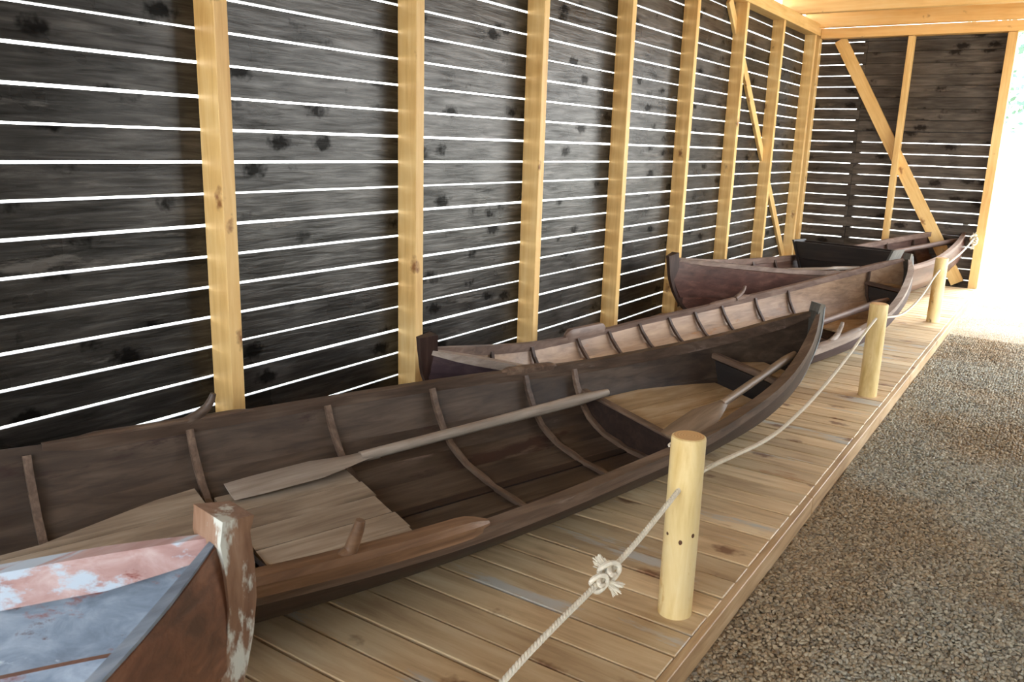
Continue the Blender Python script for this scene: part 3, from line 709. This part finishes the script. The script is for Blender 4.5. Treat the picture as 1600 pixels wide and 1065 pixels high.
def catmull(P, n=14):
    P = [Vector(p) for p in P]; Q = []
    for i in range(len(P)-1):
        p0 = P[max(0, i-1)]; p1 = P[i]; p2 = P[i+1]; p3 = P[min(len(P)-1, i+2)]
        for k in range(n):
            t = k/n; Q.append(.5*((2*p1)+(p2-p0)*t+(2*p0-5*p1+4*p2-p3)*t*t+(3*p1-p0-3*p2+p3)*t**3))
    Q.append(P[-1]); return Q
def twist(m, P, r, pitch=.045, ns=3, step=.007, k=6):
    # resample
    Q = [P[0]]; acc = 0
    for a, b in zip(P[:-1], P[1:]):
        d = (b-a).length; 
        while acc+d >= step:
            f = (step-acc)/d; a = a.lerp(b, f); Q.append(a); d = (b-a).length; acc = 0
        acc += d
    s = 0
    for j in range(ns):
        R = []
        for i, q in enumerate(Q):
            t = (Q[min(i+1, len(Q)-1)]-Q[max(0, i-1)]).normalized(); sd = t.cross(Vector((0, 0, 1))).normalized(); u = sd.cross(t)
            a = 2*math.pi*(i*step/pitch+j/ns); R.append(q+(sd*math.cos(a)+u*math.sin(a))*r*.5)
        m.sweep(R, circ(r*.58, k))
B1 = Vector((2.44, 2.715, .525)); B2 = Vector((2.43, 6.28, .585)); B3 = Vector((2.42, 9.68, .565)); B0 = (2.56, .2, .17)
K1 = Vector((2.45, 2.075, .436))
rope = MB()
twist(rope, catmull([B0, (2.47, 1.0, .33), (2.45, 1.53, .389), (2.45, 1.76, .415), K1, (2.45, 2.32, .465), B1]), .0095)
twist(rope, catmull([B1, (2.44, 3.0, .50), (2.44, 3.75, .395), (2.44, 4.3, .385), (2.44, 4.83, .416), (2.44, 5.4, .483), (2.435, 5.9, .55), B2]), .0095)
twist(rope, catmull([B2, (2.43, 6.6, .53), (2.43, 7.3, .44), (2.43, 7.9, .42), (2.43, 8.5, .45), (2.42, 9.2, .52), B3]), .0095, k=5)
twist(rope, catmull([B3, (2.42, 10.2, .56), (2.43, 11.2, .57), (2.44, 12.0, .61), (2.45, 12.6, .67)]), .0095, k=5)
ro = link('rope', rope.mesh('rope', M_ROPE, True))
tag(ro, 'twisted white barrier rope threaded through the round log posts', 'rope')
rk = random.Random(5); kn = MB()
def tuft(m, c, d, n, ln, spread):
    d = Vector(d).normalized()
    for i in range(n):
        e = (d+Vector((rk.uniform(-1, 1), rk.uniform(-1, 1), rk.uniform(-1, 1)))*spread).normalized()
        a = Vector(c)+Vector((rk.uniform(-1, 1), rk.uniform(-1, 1), rk.uniform(-1, 1)))*.004; b = a+e*ln*rk.uniform(.6, 1)
        mid = a.lerp(b, .5)+Vector((rk.uniform(-1, 1), rk.uniform(-1, 1), rk.uniform(-1, 1)))*.004
        m.sweep([a, mid, b], lambda t: circ(.0028*(1-.35*t), 4))
def knot(m, c, R=.014, r=.008):
    c = Vector(c); P = [c+Vector((R*math.sin(2*a)*1.3, R*math.sin(3*a)*1.9, R*math.cos(2*a)*1.3+.4*R*math.cos(3*a))) for a in [2*math.pi*i/48 for i in range(49)]]
    m.sweep(P, circ(r, 6))
knot(kn, K1+Vector((0, .03, .004)), .016, .0085); knot(kn, K1+Vector((0, -.035, -.004)), .013, .008)
tuft(kn, K1+Vector((-.01, .03, .01)), (-.75, -.1, .6), 60, .05, .45)
tuft(kn, K1+Vector((.01, .0, -.015)), (.75, .45, -.55), 60, .055, .45)
link('knot', kn.mesh('knot', M_ROPE, True), ro)
kn2 = MB(); knot(kn2, (2.45, 12.62, .66), .03, .012); knot(kn2, (2.455, 12.6, .62), .025, .011)
tuft(kn2, (2.45, 12.6, .60), (0, -.1, -1), 40, .09, .25); tuft(kn2, (2.45, 12.6, .66), (0, -.1, 1), 20, .09, .25)
link('knot', kn2.mesh('knot_end', M_ROPE, True), ro)

cdm = MB(); cm = [A.M @ (A.at(1.62+.02*i, 1, 1)+Vector((.0+.02*math.sin(i*1.9), 0, .014+.006*math.sin(i*2.3)))) for i in range(12)]
cdm.sweep(catmull(cm, 4), circ(.0055, 6))
cm2 = [A.M @ (A.at(1.60+.016*i, 1, 1)+Vector((-.02-.02*math.sin(i*.8), 0, .013+.004*math.cos(i*2)))) for i in range(10)]
cdm.sweep(catmull(cm2, 4), circ(.005, 6))
tag(link('cord', cdm.mesh('cord', M_ROPE, True)), 'small crumpled pale cord on the near rail of the front boat', 'cord')

# ------------------------------------------------------------------ trees outside the far opening
def tree(x, y, h, r, label, seed, lean=0.0):
    R = random.Random(seed); root = empty('tree', (x, y, -.12)); tag(root, label, 'tree', 'trees beyond the open end')
    P = [(lean*(i/8)**2*h*.2+R.uniform(-.04, .04), R.uniform(-.04, .04), h*i/8) for i in range(9)]
    link('trunk', MB().sweep(P, lambda t: circ(r*(1-.75*t), 9), upv=(0, 1, 0)).mesh('trunk', M_BARK, True), root)
    m = MB()
    for i in range(1500):
        t = R.random()**.7; a = R.uniform(0, 6.28); q = R.random()**.5; rad = (1.7*math.sin(math.pi*min(1, .15+t*.8)))*q
        c = Vector((lean*t*t*h*.2+rad*math.cos(a), rad*math.sin(a), h*(.30+.72*t))); s_ = R.uniform(.05, .10)
        u_ = Vector((R.uniform(-1, 1), R.uniform(-1, 1), R.uniform(-1, 1))).normalized(); v_ = u_.orthogonal().normalized()
        k = len(m.v); m.v += [tuple(c-u_*s_), tuple(c+v_*s_*.6), tuple(c+u_*s_), tuple(c-v_*s_*.6)]; m.f.append((k, k+1, k+2, k+3))
    f = link('foliage', m.mesh('foliage', M_LEAF), root); f['kind'] = 'stuff'
for i, (x, y, h, r, lb) in enumerate(((2.95, 18.5, 7, .06, 'pale thin tree just right of the shed\'s end post, nearest to it'), (4.9, 24, 9, .11, 'leafy tree farther out, at the right edge of the open end'),
                                   (2.6, 27, 9, .13, 'tree standing behind the thin tree beside the shed\'s end post'), (3.6, 36, 10, .18, 'distant tree between the others beyond the open end'))):
    tree(x, y, h, r, lb, 50+i)
